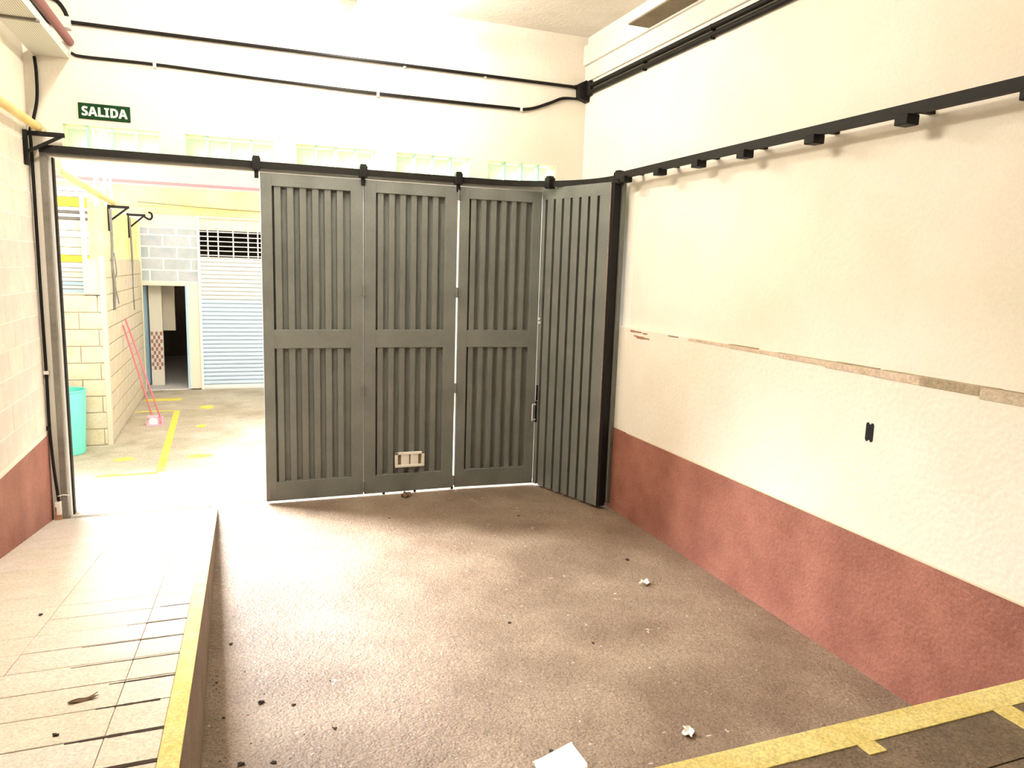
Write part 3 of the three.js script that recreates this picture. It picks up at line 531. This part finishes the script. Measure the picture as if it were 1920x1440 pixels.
{ // far building
  const ZF = -7, b = thing('yard_building', 'yellow and cream building with grey blocks across the yard', 'building');
  const door = [-0.05, 0.735, 1.85], sx0 = 0.985, sx1 = 3.6;
  mesh('wall_panel', boxg(-5, door[0] - 0.05, -0.1, 3.1, ZF - 0.25, ZF, 1), M.facadeCream, b);
  mesh('wall_panel', boxg(door[0] - 0.05, sx0 - 0.02, 1.9, 3.1, ZF - 0.25, ZF - 0.012, 1), M.paleMortar, b);
  courses(b, 'x', ZF - 0.02, door[0] - 0.05, sx0 - 0.03, 1.905, 2.83, 0.2, 0.44, M.greyBlock, 0.35, 0.012, 0.012);
  mesh('wall_panel', boxg(door[0] - 0.05, sx0 - 0.03, 2.835, 3.1, ZF - 0.1, ZF, 1), M.facadeCream, b);
  mesh('lintel', boxg(door[0] - 0.07, 0.80, 1.85, 1.905, ZF - 0.25, ZF + 0.03), M.facadeCream, b);
  mesh('pier', boxg(0.765, sx0, -0.1, 1.9, ZF - 0.25, ZF), M.facadeCream, b);
  mesh('pier_trim', boxg(sx0 - 0.03, sx0 + 0.01, -0.1, 3.08, ZF - 0.25, ZF + 0.03), M.paleMortar, b);
  mesh('wall_panel', boxg(sx1, 8, -0.1, 3.1, ZF - 0.25, ZF, 1), M.facadeCream, b);
  mesh('wall_panel', boxg(sx0, sx1, 3.02, 3.1, ZF - 0.25, ZF + 0.01), M.facadeCream, b);
  mesh('fascia_band', boxg(-5, 8, 3.07, 3.18, ZF - 0.25, ZF + 0.07, 2), M.facadeYellow, b);
  mesh('fascia_band', boxg(-5, 8, 3.18, 3.50, ZF - 0.25, ZF + 0.12, 2), M.facadeYellow, b);
  mesh('fascia_band', boxg(-5, 8, 3.50, 4.02, ZF - 0.25, ZF + 0.13, 2), M.facadePale, b);
  mesh('red_stripe', boxg(-5, 8, 3.53, 3.585, ZF - 0.2, ZF + 0.136), M.stripeRed, b);
  mesh('roof_slab', boxg(-5, 8, 3.9, 4.0, ZF - 5, ZF, 2), M.facadeCream, b);
  // rooms behind
  mesh('room_floor', boxg(-1.5, 5, -0.2, 0.005, ZF - 5, ZF, 1), M.rampBody, b);
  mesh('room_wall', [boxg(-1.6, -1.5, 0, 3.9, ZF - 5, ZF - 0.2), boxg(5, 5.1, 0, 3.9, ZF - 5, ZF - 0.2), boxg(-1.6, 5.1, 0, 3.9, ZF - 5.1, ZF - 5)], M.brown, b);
  mesh('inner_partition', boxg(0.10, 0.31, 1.0, 2.6, ZF - 0.62, ZF - 0.5), M.facadeCream, b);
  mesh('inner_partition', boxg(0.10, 0.31, 0, 0.28, ZF - 0.62, ZF - 0.5), M.facadeCream, b);
  mesh('tile_ground', boxg(0.10, 0.31, 0.28, 1.0, ZF - 0.62, ZF - 0.505), M.tileWhite, b);
  for (let i = 0; i < 5; i++) for (let j = 0; j < 10; j++) if ((i + j) % 2) mesh('tile', boxg(0.11 + i * 0.038, 0.11 + i * 0.038 + 0.036, 0.29 + j * 0.07, 0.29 + j * 0.07 + 0.066, ZF - 0.51, ZF - 0.498), M.tileRed, b);
  mesh('inner_partition', boxg(0.2, 0.50, 0.98, 2.6, ZF - 0.95, ZF - 0.85), M.facadeCream, b);
}
{ // cable along the facade and a small dark hook lamp
  const c = thing('facade_cable', 'thin dark cable strung along the yellow fascia across yard', 'cable');
  mesh('cable', tube([V(0.06, 3.23, -6.84), V(0.5, 3.215, -6.84), V(1.2, 3.19, -6.84), V(2.6, 3.17, -6.84), V(5, 3.17, -6.84)], 0.007, 60, 6), M.brown, c);
  const k = thing('hook_lamp', 'small black hook-shaped fitting under the yellow fascia', 'fitting', [0.2, 3.05, -6.9]);
  mesh('hook', tube([V(0.02, 0.02, 0), V(0.06, 0.0, 0.03), V(0.07, -0.06, 0.04), V(0.03, -0.10, 0.04), V(-0.05, -0.06, 0.04)], 0.016, 24), M.black, k);
}
{
  const d = thing('blue_door', 'pale blue door frame and leaf standing open across the yard', 'door', [0, 0, -7]);
  mesh('door_post', rbox(-0.07, -0.045, 0, 1.86, -0.1, 0.035, 0.004), M.blue, d); mesh('door_post', rbox(0.735, 0.77, 0, 1.86, -0.1, 0.035, 0.004), M.blue, d);
  mesh('door_head', rbox(-0.07, 0.77, 1.835, 1.86, -0.1, 0.03, 0.004), M.facadeCream, d);
  const leafM = mesh('leaf_panel', rbox(0, 0.04, 0.02, 1.83, -0.78, 0, 0.004), M.blue, d); leafM.position.set(-0.035, 0, -0.1); leafM.rotation.y = -0.14;
  mesh('lock', rbox(0.02, 0.04, 1.0, 1.05, -0.06, -0.03, 0.004), M.black, d);
}
{
  const s = thing('roller_shutter', 'pale blue ribbed roller shutter closed across the yard', 'shutter', [0, 0, -7.08]);
  for (let k = 0; k < 31; k++) { const y = 0.06 + k * 0.0735; const g = extr([[0, 0.002], [0.012, 0.002], [0.012, 0.0715], [0, 0.0715], [-0.02, 0.06], [-0.026, 0.04], [-0.022, 0.018]], 2.6); g.rotateY(Math.PI / 2); g.translate(0.995, y, 0); mesh('slat', metric(g), k > 20 ? M.shutterPale : M.shutter, s); }
  mesh('bottom_bar', rbox(0.99, 3.6, -0.005, 0.06, -0.02, 0.03, 0.004), M.shutterPale, s);
  mesh('top_box', rbox(0.99, 3.6, 2.335, 2.355, -0.03, 0.03, 0.004), M.shutterPale, s);
}
{
  const g = thing('window_grille', 'white barred grille over a dark opening above the shutter', 'grille', [0, 0, -7.05]);
  for (let k = 0; k < 7; k++) { const y = 2.385 + k * 0.082; mesh('bar', rbox(0.99, 3.6, y - 0.008, y + 0.008, 0, 0.02, 0.003), M.paleMortar, g); }
  for (const x of [1.13, 1.30, 1.55, 1.80, 1.965, 2.2, 2.45, 2.7, 2.95, 3.2, 3.45]) mesh('bar', rbox(x - 0.011, x + 0.011, 2.36, 3.0, 0.015, 0.032, 0.003), M.paleMortar, g);
  mesh('valance', rbox(0.99, 3.6, 2.82, 3.02, -0.05, -0.02, 0.003), M.facadeCream, g);
}
{ // green bin
  const b = thing('green_bin', 'turquoise-green plastic bin standing against the yard wall', 'bin', [-0.315, -0.012, -2.5]);
  mesh('bin_body', new THREE.LatheGeometry([[0.001, 0.0], [0.155, 0.0], [0.16, 0.01], [0.193, 0.75], [0.186, 0.75], [0.152, 0.02], [0.001, 0.02]].map(([x, y]) => new THREE.Vector2(x, y)), 40), M.bin, b);
  mesh('bin_rim', new THREE.TorusGeometry(0.195, 0.011, 8, 40).rotateX(Math.PI / 2).translate(0, 0.755, 0), M.bin, b);
}
{
  const d = thing('dustpan', 'pink dustpan with long thin red handle leaning in the yard', 'dustpan');
  mesh('pan', [rbox(0.35, 0.56, -0.01, 0.0, -4.07, -3.88, 0.003), rbox(0.35, 0.362, -0.01, 0.06, -4.07, -3.90, 0.004), rbox(0.548, 0.56, -0.01, 0.06, -4.07, -3.90, 0.004), rbox(0.35, 0.56, -0.01, 0.085, -4.085, -4.07, 0.004)], M.broomPink, d);
  mesh('handle', bar(V(0.52, 0.08, -4.05), V(0.115, 1.455, -4.25), 0.011), M.broom, d);
  const b = thing('broom', 'broom with red handle leaning beside the pink dustpan', 'broom');
  mesh('broom_head', rbox(0.36, 0.50, 0.085, 0.125, -4.0, -3.95, 0.01), M.broomPink, b);
  mesh('bristles', metric(new THREE.CylinderGeometry(0.07, 0.088, 0.10, 4, 1).scale(1, 1, 0.3).translate(0.43, 0.045, -3.97)), M.bristle, b);
  mesh('handle', bar(V(0.425, 0.13, -3.97), V(0.10, 1.375, -4.12), 0.011), M.broom, b);
}
renderer.render(scene, camera);
